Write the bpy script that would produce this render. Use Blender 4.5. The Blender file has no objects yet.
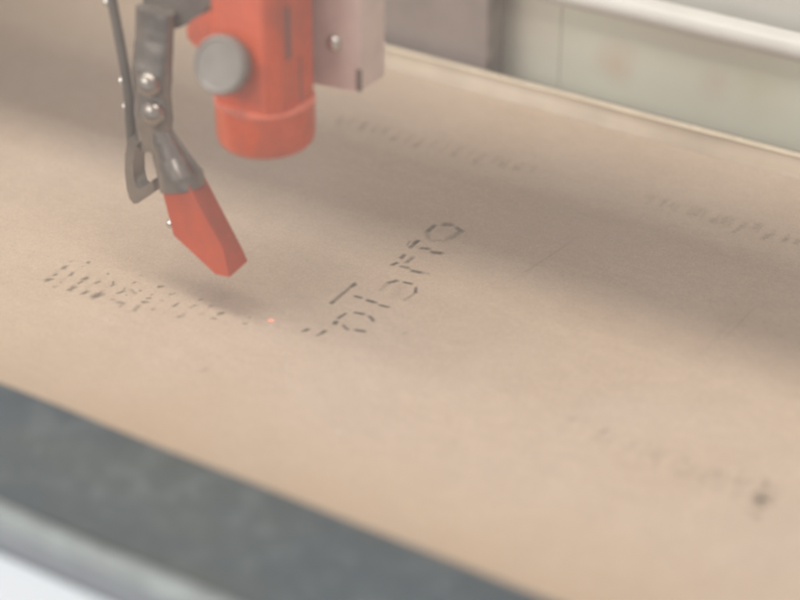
import bpy, bmesh, math, random
from mathutils import Vector, Matrix, noise

MM = 0.001
scene = bpy.context.scene
COL = scene.collection

# ------------------------------------------------------------------ camera
cam_data = bpy.data.cameras.new('camera')
cam = bpy.data.objects.new('camera', cam_data)
COL.objects.link(cam)
right = Vector((0.838206, 0.545354, 0.0))
up = Vector((-0.275899, 0.424056, 0.862587))
fwd = Vector((-0.470415, 0.723026, -0.505909))
m = Matrix((right, up, -fwd)).transposed().to_4x4()
m.translation = Vector((272.84, -419.35, 293.43)) * MM
cam.matrix_world = m
cam_data.sensor_width = 36.0
cam_data.lens = 36.0 * 2104.0 / 800.0
cam_data.clip_start = 0.01
cam_data.clip_end = 20.0
cam_data.dof.use_dof = True
cam_data.dof.focus_distance = 0.602
cam_data.dof.aperture_fstop = 6.2
scene.camera = cam

# ------------------------------------------------------------------ room light
world = bpy.data.worlds.new('World')
scene.world = world
world.use_nodes = True
bg = world.node_tree.nodes['Background']
bg.inputs['Color'].default_value = (0.98, 0.93, 0.945, 1)
bg.inputs['Strength'].default_value = 0.41


def area_lamp(name, loc, aim, size_x, size_y, power, colour):
    d = bpy.data.lights.new(name, 'AREA')
    d.shape = 'RECTANGLE'
    d.size = size_x
    d.size_y = size_y
    d.energy = power
    d.color = colour
    o = bpy.data.objects.new(name, d)
    COL.objects.link(o)
    o.location = loc
    o.rotation_euler = (Vector(aim) - Vector(loc)).to_track_quat('-Z', 'Y').to_euler()
    return o


# a ceiling fitting above and a little in front of the machine
area_lamp('ceiling_lamp', (-0.30, -0.31, 1.60), (-0.30, 0.0, 0), 2.6, 0.32, 29.5, (1.0, 0.965, 0.905))

# added fill light from the front left to brighten wall and head
area_lamp('fill_lamp', (-0.9, -1.7, 1.0), (0, 0, 0), 1.4, 0.9, 26.0, (1.0, 0.975, 0.95))

scene.view_settings.view_transform = 'Standard'
scene.view_settings.look = 'None'
scene.view_settings.exposure = 0.0
scene.view_settings.gamma = 1.0
scene.view_settings.use_curve_mapping = False
scene.render.engine = 'CYCLES'
scene.cycles.filter_width = 2.0
scene.cycles.use_denoising = True
scene.cycles.max_bounces = 5
scene.cycles.diffuse_bounces = 3
scene.cycles.glossy_bounces = 3
scene.cycles.transparent_max_bounces = 16
scene.cycles.volume_bounces = 1
scene.cycles.adaptive_threshold = 0.02

# ------------------------------------------------------------------ materials


def new_mat(name):
    mt = bpy.data.materials.new(name)
    mt.use_nodes = True
    nt = mt.node_tree
    return mt, nt, nt.nodes['Principled BSDF'], nt.links


def N(nt, kind, **kw):
    n = nt.nodes.new(kind)
    for k, v in kw.items():
        setattr(n, k, v)
    return n


def ramp(nt, fac, stops):
    r = N(nt, 'ShaderNodeValToRGB')
    els = r.color_ramp.elements
    while len(els) < len(stops):
        els.new(0.5)
    for e, (p, c) in zip(els, stops):
        e.position = p
        e.color = c if len(c) == 4 else (*c, 1)
    nt.links.new(fac, r.inputs['Fac'])
    return r.outputs['Color']


def noise_tex(nt, scale, detail=3.0, rough=0.55, vec=None, stretch=None):
    t = N(nt, 'ShaderNodeTexNoise')
    t.inputs['Scale'].default_value = scale
    t.inputs['Detail'].default_value = detail
    t.inputs['Roughness'].default_value = rough
    if vec is None:
        vec = N(nt, 'ShaderNodeTexCoord').outputs['Object']
    if stretch:
        mp = N(nt, 'ShaderNodeMapping')
        mp.inputs['Scale'].default_value = stretch
        nt.links.new(vec, mp.inputs['Vector'])
        vec = mp.outputs['Vector']
    nt.links.new(vec, t.inputs['Vector'])
    return t.outputs['Fac']


def mix(nt, fac, a, b, blend='MIX'):
    mx = N(nt, 'ShaderNodeMix', data_type='RGBA', blend_type=blend)
    for sock, val in ((mx.inputs[0], fac), (mx.inputs[6], a), (mx.inputs[7], b)):
        if hasattr(val, 'is_output'):
            nt.links.new(val, sock)
        elif isinstance(val, (int, float)):
            sock.default_value = val
        else:
            sock.default_value = (*val, 1)
    return mx.outputs[2]


def bump(nt, bsdf, fac, strength, dist):
    b = N(nt, 'ShaderNodeBump')
    b.inputs['Strength'].default_value = strength
    b.inputs['Distance'].default_value = dist
    nt.links.new(fac, b.inputs['Height'])
    nt.links.new(b.outputs['Normal'], bsdf.inputs['Normal'])


def plain(name, colour, rough=0.5, metal=0.0, vary=0.12, scale=180.0, coat=0.0, bump_mm=0.0, spec=0.5):
    """paint, plastic or metal with a mottled, slightly dusty surface"""
    mt, nt, b, L = new_mat(name)
    f = noise_tex(nt, scale, 4)
    lo = tuple(c * (1 - vary) for c in colour)
    hi = tuple(min(1, c * (1 + vary)) for c in colour)
    L.new(ramp(nt, f, [(0.3, lo), (0.7, hi)]), b.inputs['Base Color'])
    r = ramp(nt, noise_tex(nt, scale * 2.3, 3), [(0.3, (rough * 0.8,) * 3), (0.7, (min(1, rough * 1.2),) * 3)])
    L.new(r, b.inputs['Roughness'])
    b.inputs['Metallic'].default_value = metal
    b.inputs['Coat Weight'].default_value = coat
    b.inputs['Specular IOR Level'].default_value = spec
    if bump_mm:
        bump(nt, b, noise_tex(nt, scale * 6, 3), 1.0, bump_mm * MM)
    return mt


def N_map(nt, val, lo, hi):
    mr = N(nt, 'ShaderNodeMapRange')
    mr.inputs['From Min'].default_value = lo
    mr.inputs['From Max'].default_value = hi
    nt.links.new(val, mr.inputs['Value'])
    return mr.outputs['Result']


def sooty(name, colour, soot, rough, amount=0.6):
    """coloured anodising or plastic with a patchy film of soot, scuffs down to paler colour and uneven gloss"""
    mt, nt, b, L = new_mat(name)
    c = ramp(nt, noise_tex(nt, 150.0, 4), [(0.3, tuple(x * 0.9 for x in colour)), (0.7, tuple(x * 1.08 for x in colour))])
    film = noise_tex(nt, 75.0, 5, 0.65, stretch=(1, 1, 0.55))
    c = mix(nt, ramp(nt, film, [(0.46, (0, 0, 0)), (0.70, (amount,) * 3)]), c, soot)
    scuff = noise_tex(nt, 420.0, 4, 0.7, stretch=(1, 1, 0.25))
    c = mix(nt, ramp(nt, scuff, [(0.66, (0, 0, 0)), (0.74, (0.35,) * 3)]), c, tuple(min(1, x * 1.25 + 0.12) for x in colour))
    L.new(c, b.inputs['Base Color'])
    L.new(ramp(nt, film, [(0.35, (rough * 0.75,) * 3), (0.7, (rough * 1.5,) * 3)]), b.inputs['Roughness'])
    bump(nt, b, scuff, 0.5, 0.05 * MM)
    return mt


def board_material():
    mt, nt, b, L = new_mat('kraft_board')
    big = noise_tex(nt, 9.0, 2, 0.5)
    c = ramp(nt, big, [(0.30, (0.512, 0.396, 0.290)), (0.52, (0.504, 0.400, 0.306)), (0.70, (0.498, 0.402, 0.320))])
    blot = noise_tex(nt, 34.0, 3, 0.6)
    c = mix(nt, 0.26, c, ramp(nt, blot, [(0.32, (0.44, 0.41, 0.39)), (0.68, (0.56, 0.55, 0.54))]), 'OVERLAY')
    fib = noise_tex(nt, 260.0, 5, 0.65, stretch=(0.6, 1.0, 1.0))
    c = mix(nt, 0.32, c, ramp(nt, fib, [(0.25, (0.40, 0.39, 0.38)), (0.75, (0.60, 0.60, 0.59))]), 'OVERLAY')
    mid = noise_tex(nt, 620.0, 3, 0.6)
    c = mix(nt, 0.30, c, ramp(nt, mid, [(0.3, (0.40, 0.39, 0.38)), (0.7, (0.60, 0.60, 0.60))]), 'OVERLAY')
    grain = noise_tex(nt, 1500.0, 2, 0.6)
    c = mix(nt, 0.40, c, ramp(nt, grain, [(0.3, (0.38, 0.37, 0.36)), (0.7, (0.62, 0.62, 0.62))]), 'OVERLAY')
    spk = noise_tex(nt, 620.0, 1, 0.4)
    c = mix(nt, ramp(nt, spk, [(0.74, (0, 0, 0)), (0.80, (0.30, 0.30, 0.30))]), c, (0.25, 0.19, 0.13))
    lsp = noise_tex(nt, 410.0, 1, 0.4)
    c = mix(nt, ramp(nt, lsp, [(0.75, (0, 0, 0)), (0.81, (0.25, 0.25, 0.25))]), c, (0.66, 0.58, 0.47))
    # browner margin along the near edge of the sheet
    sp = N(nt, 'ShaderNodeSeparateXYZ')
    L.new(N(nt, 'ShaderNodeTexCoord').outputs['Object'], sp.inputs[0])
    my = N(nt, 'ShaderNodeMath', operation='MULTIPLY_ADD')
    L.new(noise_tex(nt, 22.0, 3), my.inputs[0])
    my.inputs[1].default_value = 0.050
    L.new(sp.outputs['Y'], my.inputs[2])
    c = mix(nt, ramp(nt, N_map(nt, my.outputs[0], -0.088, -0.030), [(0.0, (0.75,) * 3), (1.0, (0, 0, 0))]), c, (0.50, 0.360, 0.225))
    L.new(c, b.inputs['Base Color'])
    b.inputs['Roughness'].default_value = 0.62
    b.inputs['Specular IOR Level'].default_value = 0.41
    bump(nt, b, fib, 0.5, 0.06 * MM)
    return mt


def soot_shade_material(name, colour):
    """burnt soot or painted crease shade on the board: opacity from the mesh's own 'soot' attribute, thin and ragged at the rims"""
    mt, nt, b, L = new_mat(name)
    b.inputs['Base Color'].default_value = (*colour, 1)
    b.inputs['Roughness'].default_value = 0.9
    at = N(nt, 'ShaderNodeAttribute', attribute_name='soot')
    rag = ramp(nt, noise_tex(nt, 900.0, 3), [(0.25, (0.55,) * 3), (0.65, (1,) * 3)])
    mu = N(nt, 'ShaderNodeMath', operation='MULTIPLY', use_clamp=True)
    L.new(at.outputs['Fac'], mu.inputs[0])
    L.new(rag, mu.inputs[1])
    tr = N(nt, 'ShaderNodeBsdfTransparent')
    ms = N(nt, 'ShaderNodeMixShader')
    L.new(mu.outputs[0], ms.inputs[0])
    L.new(tr.outputs[0], ms.inputs[1])
    L.new(b.outputs[0], ms.inputs[2])
    L.new(ms.outputs[0], nt.nodes['Material Output'].inputs['Surface'])
    return mt


def wall_material():
    mt, nt, b, L = new_mat('grey_green_enamel')
    c = ramp(nt, noise_tex(nt, 14.0, 3), [(0.3, (0.78, 0.765, 0.63)), (0.7, (0.80, 0.815, 0.67))])
    # rusty smoke stains left on the enamel
    tc = N(nt, 'ShaderNodeTexCoord').outputs['Object']
    for (x, z, r, col, amt) in ((-13.6, 12.0, 9.0, (0.68, 0.50, 0.34), 0.6), (22.0, 13.0, 7.0, (0.68, 0.55, 0.42), 0.5),
                                (36.0, 15.0, 12.0, (0.64, 0.64, 0.42), 0.5), (-46.0, 16.0, 16.0, (0.68, 0.59, 0.48), 0.5)):
        d = N(nt, 'ShaderNodeVectorMath', operation='DISTANCE')
        L.new(tc, d.inputs[0])
        d.inputs[1].default_value = (x * MM, 150 * MM, z * MM)
        ad = N(nt, 'ShaderNodeMath', operation='MULTIPLY_ADD')
        L.new(noise_tex(nt, 130.0, 3), ad.inputs[0])
        ad.inputs[1].default_value = 0.9 * r * MM
        L.new(d.outputs['Value'], ad.inputs[2])
        dv = N(nt, 'ShaderNodeMath', operation='DIVIDE')
        L.new(ad.outputs[0], dv.inputs[0])
        dv.inputs[1].default_value = 1.6 * r * MM
        c = mix(nt, ramp(nt, dv.outputs[0], [(0.25, (amt,) * 3), (1.0, (0, 0, 0))]), c, col)
    L.new(c, b.inputs['Base Color'])
    b.inputs['Roughness'].default_value = 0.41
    bump(nt, b, noise_tex(nt, 700.0, 2), 0.4, 0.05 * MM)
    return mt


def rim_material():
    mt, nt, b, L = new_mat('dusty_slate_rubber')
    big = noise_tex(nt, 26.0, 4, 0.6, stretch=(0.45, 1.0, 1.0))
    c = ramp(nt, big, [(0.30, (0.030, 0.052, 0.068)), (0.50, (0.040, 0.062, 0.075)), (0.68, (0.058, 0.076, 0.074))])
    dust = noise_tex(nt, 120.0, 4, 0.62)
    c = mix(nt, ramp(nt, dust, [(0.50, (0, 0, 0)), (0.68, (0.34,) * 3)]), c, (0.17, 0.20, 0.195))
    fine = noise_tex(nt, 700.0, 2, 0.6)
    c = mix(nt, ramp(nt, fine, [(0.56, (0, 0, 0)), (0.72, (0.30,) * 3)]), c, (0.20, 0.23, 0.22))
    spk = noise_tex(nt, 330.0, 1, 0.4)
    c = mix(nt, ramp(nt, spk, [(0.70, (0, 0, 0)), (0.78, (0.35,) * 3)]), c, (0.28, 0.31, 0.31))
    L.new(c, b.inputs['Base Color'])
    b.inputs['Roughness'].default_value = 0.6
    b.inputs['Specular IOR Level'].default_value = 0.25
    bump(nt, b, dust, 0.6, 0.12 * MM)
    return mt


M = {
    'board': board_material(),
    'char': soot_shade_material('laser_char', (0.115, 0.100, 0.070)),
    'soot': soot_shade_material('soot_and_crease_shade', (0.17, 0.14, 0.10)),
    'dust': soot_shade_material('pale_dust', (0.85, 0.82, 0.75)),
    'wall': wall_material(),
    'rim': rim_material(),
    'white_paint': plain('white_enamel', (0.78, 0.77, 0.71), 0.35, vary=0.05, scale=40),
    'cream_wall': plain('pale_cream_enamel', (0.83, 0.825, 0.76), 0.4, vary=0.05, scale=30),
    'casing': plain('white_casing_paint', (0.62, 0.67, 0.715), 0.35, vary=0.03, scale=30),  # bluish tint puts daylight from the front into the white
    'rail': plain('board_reflection_tan', (0.50, 0.405, 0.295), 0.35, vary=0.10, scale=60),  # tan puts the board's reflection into the rail's colour
    'rail_lip': plain('lit_rail_lip', (0.66, 0.56, 0.42), 0.25, vary=0.10, scale=90),  # paler than the rail: paints the lit line along its top
    'red': sooty('red_anodised', (0.66, 0.098, 0.028), (0.33, 0.080, 0.045), 0.30),
    'red_glint': plain('pale_red_glint', (0.72, 0.20, 0.12), 0.22, vary=0.15, scale=200),  # paler red paints the highlight along the cap seam
    'red_tip': sooty('orange_red_plastic', (0.57, 0.078, 0.022), (0.33, 0.07, 0.035), 0.40, 0.5),
    'steel': plain('dull_grey_steel', (0.25, 0.22, 0.19), 0.22, metal=0.6, vary=0.32, scale=130, bump_mm=0.06),
    'dark_steel': plain('dark_bracket_steel', (0.13, 0.112, 0.092), 0.5, metal=0.3, vary=0.2, scale=150),
    'chrome': plain('polished_screw', (0.62, 0.58, 0.52), 0.16, metal=0.9, vary=0.08, scale=300),
    'rivet': plain('rivet_steel', (0.32, 0.285, 0.245), 0.22, metal=0.7, vary=0.1, scale=300),
    'knob': plain('grey_knob_alloy', (0.235, 0.212, 0.185), 0.34, metal=0.1, vary=0.1, scale=200),
    'knob_edge': plain('polished_knob_edge', (0.22, 0.20, 0.175), 0.22, metal=0.3, vary=0.1, scale=200),
    'plate': plain('pinkish_alloy_plate', (0.72, 0.57, 0.50), 0.38, metal=0.1, vary=0.10, scale=110),
    'slot': plain('blackened_slot', (0.17, 0.085, 0.075), 0.5),
    'post': plain('grey_brown_metal', (0.34, 0.285, 0.26), 0.45, metal=0.2, vary=0.12, scale=60),
    'beam': plain('gantry_aluminium', (0.42, 0.41, 0.39), 0.4, metal=0.6, vary=0.06, scale=60),
    'bead': plain('light_grey_bead', (0.215, 0.25, 0.25), 0.4, vary=0.28, scale=110, bump_mm=0.1),  # lighter, mottled grey than the rim strip
    'skirt': plain('blue_grey_skirt', (0.165, 0.185, 0.205), 0.4, vary=0.12, scale=60),
    'bed': plain('dark_bed_metal', (0.09, 0.09, 0.088), 0.6, vary=0.2, scale=60),
}

# ------------------------------------------------------------------ helpers


def link(name, me, mat, parent=None):
    o = bpy.data.objects.new(name, me)
    COL.objects.link(o)
    if mat is not None and not me.materials:
        me.materials.append(M[mat])
    if parent is not None:
        o.parent = parent
    return o


def empty(name, loc=(0, 0, 0)):
    o = bpy.data.objects.new(name, None)
    o.empty_display_size = 0.01
    COL.objects.link(o)
    return o


def tag(o, label=None, cat=None, kind=None):
    if label:
        o['label'] = label
    if cat:
        o['category'] = cat
    if kind:
        o['kind'] = kind
    return o


def finish(bm, name, smooth=None, bevel=0.0, segs=2):
    """bm is in millimetres"""
    if bevel:
        bmesh.ops.bevel(bm, geom=[e for e in bm.edges if len(e.link_faces) == 2 and e.calc_face_angle(0) > 0.5],
                        offset=bevel, segments=segs, affect='EDGES', profile=0.5, clamp_overlap=True)
    bmesh.ops.recalc_face_normals(bm, faces=bm.faces)
    bmesh.ops.scale(bm, vec=(MM, MM, MM), verts=bm.verts)
    me = bpy.data.meshes.new(name)
    bm.to_mesh(me)
    bm.free()
    if smooth is not None:
        for p in me.polygons:
            p.use_smooth = True
        me.set_sharp_from_angle(angle=math.radians(smooth))
    return me


def box_bm(x0, x1, y0, y1, z0, z1):
    bm = bmesh.new()
    bmesh.ops.create_cube(bm, size=1.0)
    for v in bm.verts:
        v.co = Vector((x0 if v.co.x < 0 else x1, y0 if v.co.y < 0 else y1, z0 if v.co.z < 0 else z1))
    return bm


def prism_xz(pts, y0, y1):
    """outline in X,Z pushed through from y0 to y1"""
    bm = bmesh.new()
    a = [bm.verts.new((x, y0, z)) for x, z in pts]
    b = [bm.verts.new((x, y1, z)) for x, z in pts]
    bm.faces.new(a)
    bm.faces.new(list(reversed(b)))
    n = len(pts)
    for i in range(n):
        j = (i + 1) % n
        bm.faces.new((a[i], b[i], b[j], a[j]))
    return bm


def prism_xy(pts, z0, z1):
    bm = bmesh.new()
    a = [bm.verts.new((x, y, z0)) for x, y in pts]
    b = [bm.verts.new((x, y, z1)) for x, y in pts]
    bm.faces.new(list(reversed(a)))
    bm.faces.new(b)
    n = len(pts)
    for i in range(n):
        j = (i + 1) % n
        bm.faces.new((a[i], a[j], b[j], b[i]))
    return bm


def extrude_x(prof, x0, x1, nseg=1, wob=0.0, seed=0):
    """closed Y,Z profile swept along X"""
    bm = bmesh.new()
    rings = []
    for k in range(nseg + 1):
        x = x0 + (x1 - x0) * k / nseg
        ring = []
        for (y, z) in prof:
            d = noise.noise(Vector((x * 0.03, y * 0.2 + seed, z * 0.2))) * wob if wob else 0.0
            ring.append(bm.verts.new((x, y + d, z + d * 0.6)))
        rings.append(ring)
    n = len(prof)
    for r, s in zip(rings, rings[1:]):
        for i in range(n):
            j = (i + 1) % n
            bm.faces.new((r[i], r[j], s[j], s[i]))
    bm.faces.new(rings[0])
    bm.faces.new(list(reversed(rings[-1])))
    return bm


def lathe(prof, loc=(0, 0, 0), axis=(0, 0, 1), n=64, knurl=0.0, kn=0):
    """prof: (radius, height) pairs from one end to the other; closed at the ends"""
    bm = bmesh.new()
    rings = []
    for (r, h) in prof:
        if r <= 1e-6:
            rings.append([bm.verts.new((0, 0, h))])
            continue
        ring = []
        for k in range(n):
            a = 2 * math.pi * k / n
            rr = r - (knurl if (kn and k % 2) else 0.0)
            ring.append(bm.verts.new((rr * math.cos(a), rr * math.sin(a), h)))
        rings.append(ring)
    for r, s in zip(rings, rings[1:]):
        for k in range(n):
            j = (k + 1) % n
            if len(r) == 1 and len(s) == 1:
                continue
            if len(r) == 1:
                bm.faces.new((r[0], s[j], s[k]))
            elif len(s) == 1:
                bm.faces.new((r[k], r[j], s[0]))
            else:
                bm.faces.new((r[k], r[j], s[j], s[k]))
    q = Vector((0, 0, 1)).rotation_difference(Vector(axis).normalized())
    bmesh.ops.transform(bm, matrix=Matrix.Translation(Vector(loc)) @ q.to_matrix().to_4x4(), verts=bm.verts)
    return bm


def tube(pts, rad, n=12):
    bm = bmesh.new()
    P = [Vector(p) for p in pts]
    dense = []
    for i in range(len(P) - 1):                       # Catmull-Rom
        p0, p1, p2, p3 = P[max(i - 1, 0)], P[i], P[i + 1], P[min(i + 2, len(P) - 1)]
        for k in range(8):
            t = k / 8
            dense.append(0.5 * ((2 * p1) + (p2 - p0) * t + (2 * p0 - 5 * p1 + 4 * p2 - p3) * t * t + (3 * p1 - p0 - 3 * p2 + p3) * t ** 3))
    dense.append(P[-1])
    rings = []
    for i, p in enumerate(dense):
        d = (dense[min(i + 1, len(dense) - 1)] - dense[max(i - 1, 0)]).normalized()
        u = d.cross(Vector((0.13, 0.97, 0.2))).normalized()
        w = d.cross(u)
        rings.append([bm.verts.new(p + (u * math.cos(2 * math.pi * k / n) + w * math.sin(2 * math.pi * k / n)) * rad) for k in range(n)])
    for r, s in zip(rings, rings[1:]):
        for k in range(n):
            bm.faces.new((r[k], r[(k + 1) % n], s[(k + 1) % n], s[k]))
    bm.faces.new(list(reversed(rings[0])))
    bm.faces.new(rings[-1])
    return bm


def swept(stations, yc, n=28, seed=0.0, rough_mm=0.12):
    """rounded metal: flattened oval sections (x, z, width, depth, tilt) swept down a path, slightly dented"""
    bm = bmesh.new()
    S = []
    for i in range(len(stations) - 1):
        for k in range(6):
            t = k / 6
            t = t * t * (3 - 2 * t)
            S.append(tuple(a + (c - a) * t for a, c in zip(stations[i], stations[i + 1])))
    S.append(stations[-1])
    rings = []
    for (x, z, w, d, tilt) in S:
        ux, uz = math.cos(tilt), math.sin(tilt)
        ring = []
        for k in range(n):
            a = 2 * math.pi * k / n
            ca, sa = math.cos(a), math.sin(a)
            ca = math.copysign(abs(ca) ** 0.75, ca)
            sa = math.copysign(abs(sa) ** 0.85, sa)
            p = Vector((x + ux * ca * w / 2, yc + sa * d / 2, z + uz * ca * w / 2))
            p += Vector((ca, sa, 0)) * noise.noise(p * 0.28 + Vector((seed, 0, 0))) * rough_mm * 2
            ring.append(bm.verts.new(p))
        rings.append(ring)
    for r, s in zip(rings, rings[1:]):
        for k in range(n):
            bm.faces.new((r[k], r[(k + 1) % n], s[(k + 1) % n], s[k]))
    bm.faces.new(list(reversed(rings[0])))
    bm.faces.new(rings[-1])
    return bm


rng = random.Random(7)


def soot_shade_mesh(name, strokes, z0, soft, ragged):
    """thin films of soot, dust and painted crease shade on the board: each stroke (x0, y0, x1, y1, width, strength) is a capsule whose strength fades over its rim"""
    verts, faces, att = [], [], []
    for si, (x0, y0, x1, y1, w, a) in enumerate(strokes):
        p, q = Vector((x0, y0)), Vector((x1, y1))
        d = q - p
        if d.length < 0.05:
            d = Vector((0.05, 0.12))
            p, q = p - d / 2, q + d / 2
        t = d.normalized()
        s = Vector((-t.y, t.x))
        z = z0 + 0.012 * (si % 9)
        n = 20
        c = (p + q) / 2
        i0 = len(verts)
        verts.append((c.x, c.y, z))
        att.append(a)
        for fr, al in ((0.55, a), (1.0 - soft * 0.45, a * 0.72), (1.0 + soft * 0.55, 0.0)):
            for k in range(n):
                th = 2 * math.pi * k / n
                base = q if math.cos(th) > 0 else p
                wob = 1 + ragged * noise.noise(Vector((si * 3.7 + math.cos(th) * 1.7, math.sin(th) * 1.7, x0))) * 1.6
                r = w / 2 * fr * wob
                core = c + (base - c) * min(1, fr)
                v = core + (t * math.cos(th) + s * math.sin(th)) * r
                verts.append((v.x, v.y, z))
                att.append(al)
        for k in range(n):
            j = (k + 1) % n
            faces.append((i0, i0 + 1 + k, i0 + 1 + j))
            for ring in range(2):
                o = i0 + 1 + ring * n
                faces.append((o + k, o + n + k, o + n + j, o + j))
    me = bpy.data.meshes.new(name)
    me.from_pydata([(x * MM, y * MM, z * MM) for x, y, z in verts], [], faces)
    at = me.attributes.new('soot', 'FLOAT', 'POINT')
    for i, v in enumerate(att):
        at.data[i].value = v
    return me

# ------------------------------------------------------------------ the setting: machine bed and casing
bed = link('machine_bed', finish(box_bm(-330, 330, -162, 178, -40, -3.2), 'machine_bed'), 'bed')
tag(bed, 'dark metal bed of the machine under the board', kind='structure')

deck = link('casing_deck', finish(box_bm(-330, 330, -440, -158.6, -40, 14.0), 'casing_deck', bevel=1.0), 'casing')
tag(deck, 'white casing of the machine in front of the dark rim', kind='structure')

side = link('shade_wall', finish(box_bm(-266, -260, -159, 164, -3, 150), 'shade_wall', bevel=0.6), 'cream_wall')  # unseen wall added to shade the far left corner of the board
tag(side, 'pale cream wall added out of view to shade the far left', kind='structure')

# front rim: rubbery dark strip, a rounded lighter bead, a lower blue-grey skirt
rim = tag(empty('front_rim'), 'dark slate rim along the front of the bed, dusty and mottled', 'rim')
prof = [(-112.6, -3.0), (-113.2, 17.6), (-113.6, 19.4), (-114.6, 20.0), (-125, 19.8), (-138, 19.6), (-147.0, 19.8), (-150.0, 20.4), (-150.0, -3.0)]
link('rim_strip', finish(extrude_x(prof, -258, 326, 160, 0.25, 3), 'rim_strip', smooth=40), 'rim', rim)
bead = []
for k in range(13):
    a = math.pi * k / 12
    bead.append((-153.6 + 3.4 * math.cos(a), 18.6 + 3.3 * math.sin(a)))
bead += [(-157.0, -3.0), (-150.2, -3.0)]
link('rim_bead', finish(extrude_x(bead, -258, 326, 160, 0.35, 11), 'rim_bead', smooth=50), 'bead', rim)
sk = [(-157.2, -3.0), (-157.2, 19.0), (-158.0, 18.4), (-158.3, 17.0), (-158.45, 15.0), (-158.5, 11.3), (-158.5, -3.0)]
link('rim_skirt', finish(extrude_x(sk, -258, 326, 60, 0.1, 5), 'rim_skirt', smooth=40), 'skirt', rim)

# the rear of the machine: low rail, enamelled panel with rolled top edge, pale upper wall
rail = tag(empty('rear_rail'), 'low rail along the far edge of the board, coloured tan for the board reflection', 'rail')
rp = [(127.4, -3.0), (127.4, 0.15), (128.8, 1.6), (129.8, 3.2), (130.3, 4.6), (130.5, 5.4), (133.0, 5.4), (133.0, -3.0)]
link('rail_body', finish(extrude_x(rp, -258, 322, 120, 0.3, 21), 'rail_body', smooth=50), 'rail', rail)
lip = [(130.3, 5.45), (130.3, 5.9), (130.7, 6.3), (132.3, 6.3), (132.9, 5.9), (132.9, 5.45)]
link('rail_lip', finish(extrude_x(lip, -258, 322, 120, 0.25, 21), 'rail_lip', smooth=40), 'rail_lip', rail)

panel = tag(empty('enamelled_backboard'), 'pale grey-green enamelled panel with rust-coloured stains behind the rail', 'panel')
link('panel_sheet', finish(box_bm(-258, -34.25, 150, 152, -3, 28.5), 'panel_sheet', bevel=0.35), 'wall', panel)
link('panel_sheet', finish(box_bm(-34.05, 322, 150, 152, -3, 28.5), 'panel_sheet', bevel=0.35), 'wall', panel)
roll = []
for k in range(15):
    a = -math.pi / 2 - math.pi * k / 14
    roll.append((150.6 + 4.2 * math.cos(a), 31.6 + 4.0 * math.sin(a)))
roll += [(153.4, 35.6), (153.4, 27.6)]
ro = link('rolled_edge', finish(extrude_x(roll, -258, 322, 80, 0.15, 31), 'rolled_edge', smooth=50), 'white_paint', panel)
tag(ro, 'white rounded edge along the top of the panel')

upper = link('rear_wall', finish(box_bm(-258, 326, 158, 162, -3, 120), 'rear_wall', bevel=0.6), 'cream_wall')
tag(upper, 'pale cream wall of the machine above the white rolled edge', 'wall')

post = tag(empty('upright_block'), 'grey-brown metal block standing behind the low rail left of the panel', 'block')
link('block_body', finish(box_bm(-104, -55.2, 138, 146, -3, 118), 'block_body', bevel=0.5), 'post', post)
link('edge_strip', finish(box_bm(-55.0, -53.6, 137.4, 146.4, -3, 118), 'edge_strip', bevel=0.3), 'steel', post)
link('cover_plate', finish(box_bm(-88, -62, 136.8, 137.9, 44, 114), 'cover_plate', bevel=0.3), 'post', post)

# ------------------------------------------------------------------ the board and what the laser left on it
bm = bmesh.new()
nx, ny = 150, 56
X0, X1, Y0, Y1 = -257.0, 318.0, -110.0, 127.2


def sag(x, y):
    return 0.25 * noise.noise(Vector((x * 0.012, y * 0.012, 0.3))) - 0.25


top = [[bm.verts.new((X0 + (X1 - X0) * i / nx, Y0 + (Y1 - Y0) * j / ny, 0)) for i in range(nx + 1)] for j in range(ny + 1)]
for j in range(ny):
    for i in range(nx):
        bm.faces.new((top[j][i], top[j][i + 1], top[j + 1][i + 1], top[j + 1][i]))
ext = bmesh.ops.extrude_face_region(bm, geom=list(bm.faces))
for v in [g for g in ext['geom'] if isinstance(g, bmesh.types.BMVert)]:
    v.co.z = -3.0
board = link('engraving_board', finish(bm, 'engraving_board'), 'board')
tag(board, 'large tan fibreboard sheet with charred lettering lying on the bed', 'board')

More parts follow.
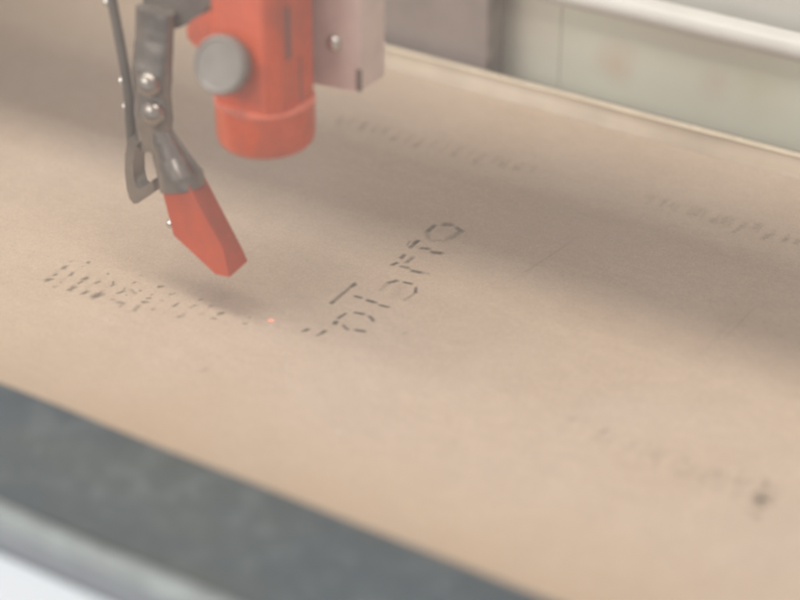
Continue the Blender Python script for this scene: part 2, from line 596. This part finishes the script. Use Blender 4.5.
LETTERS = [
    [(-12.8, -28.1, -12.2, -26.5, 1.21, 0.84), (-8.3, -27.9, -8.0, -26.1, 1.11, 0.53), (-8.0, -26.1, -7.9, -24.9, 1.3, 0.79)],
    [(-8.0, -20.3, -8.1, -19.2, 1.31, 0.88), (-8.8, -17.4, -8.4, -14.2, 1.17, 0.79), (-5.6, -19.7, -3.1, -20.9, 1.12, 0.62), (-6.5, -12.5, -4.0, -11.7, 1.18, 0.79), (-2.2, -11.8, 0.2, -13.5, 1.17, 0.66), (-1.4, -20.0, 1.2, -19.3, 1.21, 0.79)],
    [(-14.8, -11.9, -15.4, -0.4, 1.19, 0.48), (-14.8, -11.9, -14.9, -11.0, 1.23, 0.53), (-15.4, -0.8, -15.4, 0.6, 1.39, 0.7), (-11.5, -5.1, -9.5, -4.8, 1.14, 0.7), (-7.5, -5.1, -4.9, -4.9, 1.33, 0.88), (-3.1, -5.3, -0.6, -5.1, 1.33, 0.75)],
    [(-7.9, 6.2, -6.4, 8.6, 1.25, 0.66), (-4.3, 8.9, -2.2, 9.1, 1.45, 0.75), (-0.0, 8.2, 1.5, 5.6, 1.06, 0.7), (1.6, 5.4, 1.0, 0.5, 1.15, 0.26), (-8.0, 5.7, -7.5, 1.0, 1.45, 0.18), (-4.0, 6.6, -2.5, 0.3, 2.89, 0.09)],
    [(-12.7, 15.3, -12.1, 16.9, 1.47, 0.7), (-12.6, 19.8, -12.8, 22.3, 1.28, 0.62), (-10.1, 18.2, -10.1, 22.4, 1.37, 0.44), (-10.1, 15.8, -7.7, 16.4, 1.37, 0.44), (-6.0, 15.6, -3.0, 16.0, 1.56, 0.75), (-2.0, 16.3, -1.4, 16.6, 1.21, 0.22)],
    [(-15.4, 27.4, -15.9, 29.7, 1.0, 0.31), (-13.7, 26.5, -14.1, 31.2, 1.24, 0.66), (-14.1, 29.3, -14.1, 31.2, 1.4, 0.62), (-10.8, 27.9, -9.0, 28.9, 1.59, 0.62), (-7.0, 27.7, -4.5, 28.6, 1.68, 0.75)],
    [(-14.7, 37.1, -15.0, 42.1, 1.41, 0.66), (-13.1, 43.7, -11.1, 44.7, 2.13, 0.53), (-9.0, 44.2, -6.7, 43.2, 1.82, 0.53), (-6.6, 42.8, -7.2, 36.9, 2.11, 0.31), (-14.5, 36.6, -11.9, 34.0, 1.41, 0.25), (-10.9, 33.2, -7.4, 35.8, 1.4, 0.19)]]
for strokes in LETTERS:
    link('charred_letter', soot_shade_mesh('charred_letter', strokes, 0.02, 0.7, 0.30), 'char', board)
TICKS_NEAR = [
    (-88.8, -44.9, -88.0, -43.6, 1.4, 0.64), (-88.9, -41.7, -88.9, -40.7, 1.0, 0.48), (-89.3, -37.6, -89.7, -35.8, 1.13, 0.48), (-90.2, -33.1, -90.3, -32.3, 0.89, 0.2),
    (-85.1, -39.2, -85.6, -37.5, 1.12, 0.44), (-85.6, -30.8, -85.6, -30.8, 1.21, 0.56), (-85.7, -33.5, -85.7, -33.5, 1.01, 0.16), (-80.3, -41.4, -80.0, -40.2, 0.99, 0.56),
    (-80.5, -39.0, -80.2, -37.3, 1.6, 0.6), (-76.4, -38.6, -76.0, -37.1, 0.99, 0.4), (-79.8, -45.5, -79.9, -43.6, 1.58, 0.56), (-79.5, -47.6, -79.5, -47.6, 0.99, 0.24),
    (-84.5, -46.4, -84.5, -46.4, 1.39, 0.24), (-84.7, -43.7, -84.6, -43.7, 0.8, 0.16), (-75.4, -45.2, -75.2, -43.1, 1.26, 0.56), (-71.6, -44.9, -71.4, -42.6, 1.97, 0.72),
    (-76.8, -32.8, -76.8, -32.8, 1.0, 0.32), (-68.5, -28.4, -68.4, -28.4, 1.2, 0.24), (-71.8, -37.6, -71.4, -36.3, 0.79, 0.52), (-72.9, -35.0, -71.9, -36.4, 0.6, 0.4),
    (-67.5, -33.0, -67.5, -32.0, 0.8, 0.4), (-67.4, -39.7, -66.9, -37.7, 1.18, 0.52), (-67.6, -36.6, -67.5, -36.6, 0.87, 0.28), (-64.8, -39.3, -64.8, -39.2, 0.71, 0.4),
    (-66.1, -36.1, -63.1, -37.1, 1.19, 0.24), (-63.1, -35.2, -63.1, -35.1, 0.99, 0.36), (-66.8, -43.3, -66.0, -42.8, 0.71, 0.36), (-64.2, -43.2, -62.5, -43.1, 1.96, 0.36),
    (-62.3, -44.9, -62.3, -44.9, 0.98, 0.4), (-58.6, -39.4, -57.9, -38.9, 1.37, 0.56), (-59.0, -37.2, -58.4, -36.8, 0.98, 0.6), (-59.2, -35.1, -59.2, -35.1, 0.99, 0.2),
    (-57.8, -44.9, -58.1, -41.7, 1.36, 0.32), (-53.7, -41.2, -53.7, -41.2, 0.97, 0.24), (-60.1, -30.7, -60.0, -30.7, 1.19, 0.32), (-60.2, -30.6, -59.3, -29.9, 1.11, 0.48),
    (-55.1, -32.1, -54.4, -31.2, 1.1, 0.32), (-50.3, -36.8, -50.1, -34.7, 0.94, 0.48), (-55.1, -36.0, -55.0, -36.0, 1.18, 0.12), (-54.0, -41.1, -53.9, -41.0, 1.17, 0.16),
    (-45.5, -40.8, -44.9, -39.0, 1.55, 0.28), (-46.4, -30.4, -46.0, -29.4, 0.94, 0.52), (-45.6, -33.4, -45.6, -33.4, 1.09, 0.48), (-45.7, -34.7, -45.6, -34.7, 0.78, 0.32),
    (-41.7, -31.2, -41.6, -31.1, 1.41, 0.24), (-41.1, -35.6, -41.1, -35.6, 1.55, 0.12), (-37.3, -33.1, -36.6, -32.2, 1.4, 0.64), (-37.4, -36.0, -36.3, -35.8, 0.93, 0.4),
    (-28.4, -33.5, -28.4, -33.5, 1.54, 0.28), (-29.2, -30.2, -29.1, -30.2, 1.16, 0.28),
]
TICKS_SIDE = [
    (68.7, -27.1, 68.8, -24.6, 0.84, 0.2), (71.7, -24.5, 71.8, -24.5, 0.84, 0.28), (77.7, -28.0, 78.2, -24.9, 1.0, 0.28), (77.9, -31.1, 79.5, -30.6, 0.67, 0.32),
    (79.9, -29.7, 81.3, -28.4, 0.67, 0.16), (86.7, -29.2, 87.5, -26.0, 0.83, 0.24), (84.7, -33.4, 84.8, -33.3, 0.99, 0.2), (93.1, -29.7, 93.0, -27.1, 1.1, 0.24),
    (102.1, -34.5, 101.2, -31.3, 0.86, 0.24), (100.8, -26.9, 100.9, -26.8, 1.09, 0.4), (110.2, -30.0, 109.5, -26.3, 1.08, 0.32), (114.9, -27.8, 114.9, -27.8, 1.32, 0.4),
    (114.0, -24.6, 114.1, -24.6, 1.08, 0.2), (117.4, -26.2, 117.4, -26.1, 1.08, 0.24), (120.9, -23.8, 121.7, -27.0, 1.5, 0.32), (123.5, -26.3, 123.6, -26.2, 0.89, 0.48),
    (122.1, -31.6, 122.9, -29.5, 2.96, 0.32), (122.4, -34.2, 123.4, -30.8, 1.77, 0.56), (124.2, -34.3, 124.2, -34.3, 1.76, 0.72), (123.9, -31.3, 123.9, -31.3, 1.48, 0.56),
    (122.5, -37.7, 122.6, -37.7, 1.06, 0.36), (125.1, -39.2, 124.9, -37.7, 1.46, 0.32), (107.1, -33.2, 106.7, -28.6, 1.5, 0.12),
]
TICKS_FAR = [
    (-77.1, 82.0, -78.4, 86.4, 2.53, 0.13), (-68.6, 82.3, -70.6, 88.8, 2.51, 0.15), (-62.3, 85.0, -63.3, 89.1, 2.51, 0.13), (-56.5, 81.8, -56.6, 84.1, 2.07, 0.19),
    (-48.1, 82.1, -48.3, 84.6, 2.06, 0.21), (-34.8, 83.2, -35.3, 85.9, 2.25, 0.17), (-26.3, 81.8, -27.4, 85.5, 2.23, 0.13), (-18.8, 85.0, -19.5, 88.7, 2.43, 0.17),
    (-14.2, 85.6, -14.6, 88.2, 2.02, 0.15), (-64.7, 83.4, -65.8, 86.7, 2.09, 0.08), (-51.6, 81.6, -52.6, 84.9, 2.07, 0.08), (37.7, 89.8, 37.3, 92.2, 2.05, 0.15),
    (46.1, 88.0, 45.9, 94.5, 2.26, 0.15), (51.9, 87.9, 51.8, 90.4, 2.25, 0.15), (55.2, 87.5, 54.6, 94.2, 2.24, 0.17), (60.3, 84.4, 60.6, 92.2, 2.0, 0.17),
    (64.3, 90.2, 64.2, 94.6, 2.01, 0.17), (69.4, 86.5, 69.5, 90.4, 2.22, 0.21), (74.5, 88.6, 74.9, 90.7, 2.21, 0.17), (78.1, 89.0, 77.9, 92.0, 2.43, 0.17),
    (34.7, 91.2, 34.4, 93.7, 2.06, 0.08), (30.2, 90.9, 29.8, 94.1, 2.07, 0.08),
]

# the ticks stand at a pitch of 4.4 mm; the paler ones are only singed
for k in range(15):
    x = -89.4 + 4.4 * k
    TICKS_NEAR += [(x, -46.5 + 0.3 * k, x - 0.6, -34.0 + 0.3 * k, 1.3, 0.085 - 0.005 * k)]
for k in range(14):
    x = 68.6 + 4.4 * k
    TICKS_SIDE += [(x, -35.0, x - 0.4, -25.5, 1.0, 0.05 + 0.006 * k)]
for k in range(36):
    x = -79.0 + 4.4 * k
    if -8 < x < 28:
        continue
    TICKS_FAR += [(x, 83.0 + 0.035 * (x + 80), x - 0.8, 89.5 + 0.035 * (x + 80), 1.6, 0.09 + 0.05 * noise.noise(Vector((x, 3.1, 0))))]
CREASES_AND_FLECKS = [  # long faint strokes paint the shade of creases; short ones are flecks
    (-23.6, -59.0, -22.5, -57.3, 0.6, 0.4), (10.3, -14.8, 11.0, -13.4, 0.62, 0.35), (6.6, -13.5, 7.2, -12.5, 0.5, 0.25), (23.7, 57.8, 20.7, 27.3, 1.13, 0.13),
    (83.9, 50.7, 83.8, 27.5, 1.07, 0.1), (81.6, 41.5, 82.0, 13.2, 1.25, 0.06),
]
for nm, st, soft, lab in (('scorch_dots', TICKS_NEAR, 0.9, 'rows of small dark scorch dots fading towards the red laser dot'),
                          ('scorch_dots', TICKS_SIDE, 1.1, 'faint scorch flecks ending in one dark smudge'),
                          ('scorch_dots', TICKS_FAR, 1.3, 'faint row of short scorch strokes near the tan rail'),
                          ('crease_shade_flecks', CREASES_AND_FLECKS, 1.0, 'faint painted crease shadows and short dark flecks')):
    tag(link(nm, soot_shade_mesh(nm, st, 0.02, soft, 0.5), 'soot', board), lab, kind='stuff')  # the soot material also carries the painted crease shade

FLECKS = [(22.1, -63.2, 22.6, -62.6, 0.7, 0.9), (61.0, -55.0, 61.6, -54.4, 0.6, 0.6), (-60.0, -52.0, -59.4, -51.8, 0.5, 0.5),
          (40.0, -8.0, 40.4, -7.6, 0.5, 0.5), (88.0, -52.0, 88.6, -51.8, 0.5, 0.5), (-2.0, 66.0, -1.4, 66.2, 0.7, 0.5), (5.0, -40.0, 5.3, -39.7, 0.4, 0.5)]
tag(link('dust_flecks', soot_shade_mesh('dust_flecks', FLECKS, 0.02, 0.5, 0.4), 'dust', board), 'pale specks of dust', kind='stuff')

# ------------------------------------------------------------------ laser head
head = tag(empty('laser_head'), 'red and grey laser head hanging over the board with an orange-tipped side arm', 'laser head')
CX, CY = -22.8, -28.2
# faceted clamp body above the round cap
ring2 = []
for k in range(96):
    a = 2 * math.pi * k / 96
    x, y = 12.5 * math.cos(a), 12.5 * math.sin(a)
    ring2.append((CX + min(x, 10.6), CY + max(y, -10.0)))      # round stock with two milled flats
clean = [p for i, p in enumerate(ring2) if i == 0 or (Vector(p) - Vector(ring2[i - 1])).length > 0.05]
cl = link('clamp_body', finish(prism_xy(clean, 67.0, 114), 'clamp_body', smooth=20), 'red', head)
link('slot', finish(box_bm(CX + 10.4, CX + 10.72, CY - 4.6, CY - 2.8, 81, 95), 'slot', bevel=0.1), 'slot', cl)
link('seam', finish(box_bm(CX + 10.4, CX + 10.68, CY + 0.9, CY + 1.4, 67.4, 80), 'seam'), 'slot', cl)
lobe = [(-40.4, 81.4), (-40.8, 84.2), (-38.6, 87.0), (-31.6, 91.0), (-23.4, 95.0), (-23.4, 77.0), (-30.0, 75.5), (-36.0, 78.6)]
link('clamp_ear', finish(prism_xz(lobe, -36.2, -29.0), 'clamp_ear', bevel=0.8, segs=3), 'red', head)
cap = [(4.0, 54.9), (4.4, 54.3), (10.4, 54.2), (11.6, 54.6), (12.5, 55.7), (12.85, 57.4), (12.9, 66.2), (0, 66.25)]
cp = link('nozzle_cap', finish(lathe([(3.2, 66.0), (3.2, 55.0)] + cap[1:], (CX, CY, 0), n=96), 'nozzle_cap', smooth=40), 'red', head)
ring = [(12.6, 66.3), (13.0, 66.4), (13.0, 66.75), (12.6, 66.98)]
link('cap_glint_ring', finish(lathe([(0, 66.3)] + ring + [(0, 66.95)], (CX, CY, 0), n=96), 'cap_glint_ring', smooth=40), 'red_glint', cp)
# thumb screw
ax = Vector((0.10, -1.0, 0.34)).normalized()
tloc = Vector((-25.2, -43.6, 80.6)) - ax * 2
ts = link('thumb_screw', finish(lathe([(0, -1.6), (7.0, -1.6), (7.5, -1.2), (7.6, 1.2), (7.2, 1.9), (6.6, 2.1), (6.2, 1.75), (0, 1.5)], tloc, ax, n=96, knurl=0.18, kn=1), 'thumb_screw', smooth=35), 'knob', head)
link('screw_shank', finish(lathe([(0, -9.0), (2.4, -9.0), (2.4, -1.7), (0, -1.7)], tloc, ax, n=24), 'screw_shank', smooth=40), 'chrome', ts)
# mounting plate on the right
pl = prism_xz([(-30, 65.4), (-17.8, 66.3), (-3.4, 67.4), (-2.5, 68.4), (-2.5, 122), (-30, 122)], -14.2, -3.4)
mp = link('mounting_plate', finish(pl, 'mounting_plate', bevel=0.5), 'plate', head)
link('plate_edge', finish(box_bm(-3.6, -2.2, -15.0, -14.25, 68.0, 74.0), 'plate_edge', bevel=0.15), 'steel', mp)
sc = [(0, 2.0), (0.9, 1.9), (1.7, 1.4), (2.1, 0.6), (2.2, 0.0), (0, 0)]
link('screw', finish(lathe(list(reversed(sc)), (-10.6, -14.3, 79.5), (0, -1, 0), n=32), 'screw', smooth=60), 'chrome', mp)
link('carriage', finish(box_bm(-42, -2, -20, -2.2, 114.5, 134), 'carriage', bevel=1.2), 'dark_steel', head)

# side arm with riveted strap, folded clip, guide wire and orange tip
arm = empty('side_arm')
arm.parent = head
link('arm_mount', finish(prism_xz([(-62.4, 114), (-61.6, 88), (-60.2, 80.4), (-57.0, 78.2), (-50.0, 79.2), (-44.0, 82.6), (-40.6, 86.6), (-36.0, 90.0), (-33.2, 94), (-33.2, 114)], -28.5, -17.0), 'arm_mount', bevel=0.8), 'dark_steel', arm)
link('arm_strap', finish(swept([(-55.2, 84.0, 12.2, 5.0, 0.0), (-56.0, 76.0, 11.8, 4.6, 0.02), (-57.6, 66.0, 12.6, 5.4, 0.04), (-58.0, 59.6, 11.8, 4.4, 0.05),
                                (-58.2, 53.0, 12.6, 5.4, 0.06), (-58.4, 47.0, 11.0, 4.6, 0.12), (-58.8, 43.0, 8.6, 4.0, 0.2)], -30.6, seed=2.0), 'arm_strap', smooth=70), 'steel', arm)
dome = [(0, 0), (3.7, 0), (3.6, 0.8), (3.1, 1.9), (2.1, 2.7), (0.9, 3.05), (0, 3.1)]
for (x, z) in ((-57.0, 63.4), (-56.1, 55.4)):
    link('rivet', finish(lathe(dome, (x, -32.6, z), (0, -1, 0), n=32), 'rivet', smooth=70), 'rivet', arm)
link('guide_wire', finish(tube([(-71.5, -31, 98), (-69.4, -31, 84), (-67.2, -31.4, 72), (-65.6, -31.6, 60), (-65.8, -31.4, 50), (-66.0, -31.0, 42)], 1.35), 'guide_wire', smooth=60), 'dark_steel', arm)
link('guide_wire', finish(tube([(-76.0, -27, 98), (-73.6, -27, 84), (-71.2, -27, 72), (-69.2, -27.2, 62), (-67.6, -28, 54), (-66.6, -29, 47)], 0.45), 'guide_wire', smooth=60), 'steel', arm)
for p in ((-67.3, -31.8, 61.4), (-66.7, -31.8, 54.0), (-70.6, -31.6, 83.0)):
    link('wire_clip', finish(lathe([(0, -0.8), (1.0, -0.6), (1.3, 0), (1.0, 0.6), (0, 0.8)], p, (0.2, -1, 0.3), n=20), 'wire_clip', smooth=70), 'chrome', arm)
link('clip_plate', finish(swept([(-56.6, 51.0, 5.0, 4.0, 0.35), (-55.2, 47.0, 8.6, 5.6, 0.45), (-53.0, 42.0, 11.0, 6.6, 0.5), (-50.2, 37.6, 13.6, 9.0, 0.40), (-49.4, 34.4, 13.2, 9.6, 0.30)], -30.6, seed=9.0), 'clip_plate', smooth=70), 'steel', arm)
leaf = [(-64.4, 46.4), (-66.0, 44.0), (-67.0, 40.0), (-67.5, 35.0), (-67.3, 30.0), (-66.6, 27.0), (-65.2, 25.8), (-63.6, 26.4), (-61.2, 28.6), (-57.4, 32.0), (-58.0, 35.0), (-61.0, 32.2), (-62.9, 30.8), (-64.0, 31.4), (-64.6, 34.5), (-64.4, 38.5), (-63.6, 42.0), (-61.8, 45.4)]
link('clip_leaf', finish(prism_xz(leaf, -33.0, -28.0), 'clip_leaf', smooth=60, bevel=0.6, segs=3), 'steel', arm)

# the orange tip: a chisel-ended block whose long edge runs down towards the laser spot
tip = bmesh.new()
fr = [tip.verts.new((x, -34.0, z)) for x, z in ((-54.4, 35.6), (-50.9, 20.8), (-37.2, 12.9), (-32.4, 13.4), (-34.2, 21.6), (-45.2, 38.2))]
bk = [tip.verts.new((x, -26.8, z)) for x, z in ((-54.4, 35.6), (-50.9, 20.8), (-37.2, 12.9), (-31.6, 15.2), (-33.2, 18.4), (-45.6, 38.2))]
tip.faces.new(fr)
tip.faces.new(list(reversed(bk)))
for i in range(6):
    j = (i + 1) % 6
    tip.faces.new((fr[i], bk[i], bk[j], fr[j]))
link('orange_tip', finish(tip, 'orange_tip', smooth=35, bevel=0.6, segs=3), 'red_tip', arm)
link('tip_screw', finish(lathe([(0, 0), (1.5, 0), (1.4, 0.8), (0.7, 1.3), (0, 1.4)], (-52.2, -33.0, 23.6), (-0.9, -0.5, 0.1), n=24), 'tip_screw', smooth=60), 'chrome', arm)

# the gantry beam that carries the head; it hangs above the picture and shades the board
beam = tag(empty('gantry_beam'), 'grey metal beam crossing above the board that carries the laser head', 'beam')
link('beam_body', finish(box_bm(-259, 320, 0.0, 32, 121, 160), 'beam_body', bevel=1.0), 'beam', beam)
link('guide_rail', finish(box_bm(-258, 318, -2.0, -0.1, 132, 144), 'guide_rail', bevel=0.4), 'chrome', beam)

link('shade_slat', finish(box_bm(-259, 320, -2.0, 40, 236, 242), 'shade_slat', bevel=1.0), 'beam', beam)  # unseen slat added to widen and soften the beam's shadow
for x in (-230, 60, 290):
    link('slat_post', finish(box_bm(x, x + 12, 14, 20, 160.2, 235.8), 'slat_post', bevel=0.5), 'beam', beam)  # posts added to hold the shading slat

# the red aiming dot: a narrow beam from inside the nozzle
ld = bpy.data.lights.new('aiming_laser', 'SPOT')
ld.energy = 0.30
ld.color = (1.0, 0.12, 0.08)
ld.spot_size = math.radians(2.0)
ld.spot_blend = 0.9
ld.shadow_soft_size = 0.0003
lo = bpy.data.objects.new('aiming_laser', ld)
COL.objects.link(lo)
lo.location = (-23.4 * MM, -28.2 * MM, 58 * MM)

# haze volume added in place of the lid window's pale veil
hz = bpy.data.meshes.new('lid_veil_haze')
b2 = box_bm(-600, 700, -700, 400, -80, 420)
hz = finish(b2, 'lid_veil_haze')
mt = bpy.data.materials.new('lid_veil')
mt.use_nodes = True
nt = mt.node_tree
nt.nodes.remove(nt.nodes['Principled BSDF'])
pv = nt.nodes.new('ShaderNodeVolumePrincipled')
pv.inputs['Color'].default_value = (0.92, 0.865, 0.84, 1)
pv.inputs['Density'].default_value = 0.25
mt.cycles.homogeneous_volume = True
nt.links.new(pv.outputs[0], nt.nodes['Material Output'].inputs['Volume'])
hz.materials.append(mt)
tag(link('lid_veil_haze', hz, None), 'thin pale haze added in place of the lid window veil', kind='stuff')
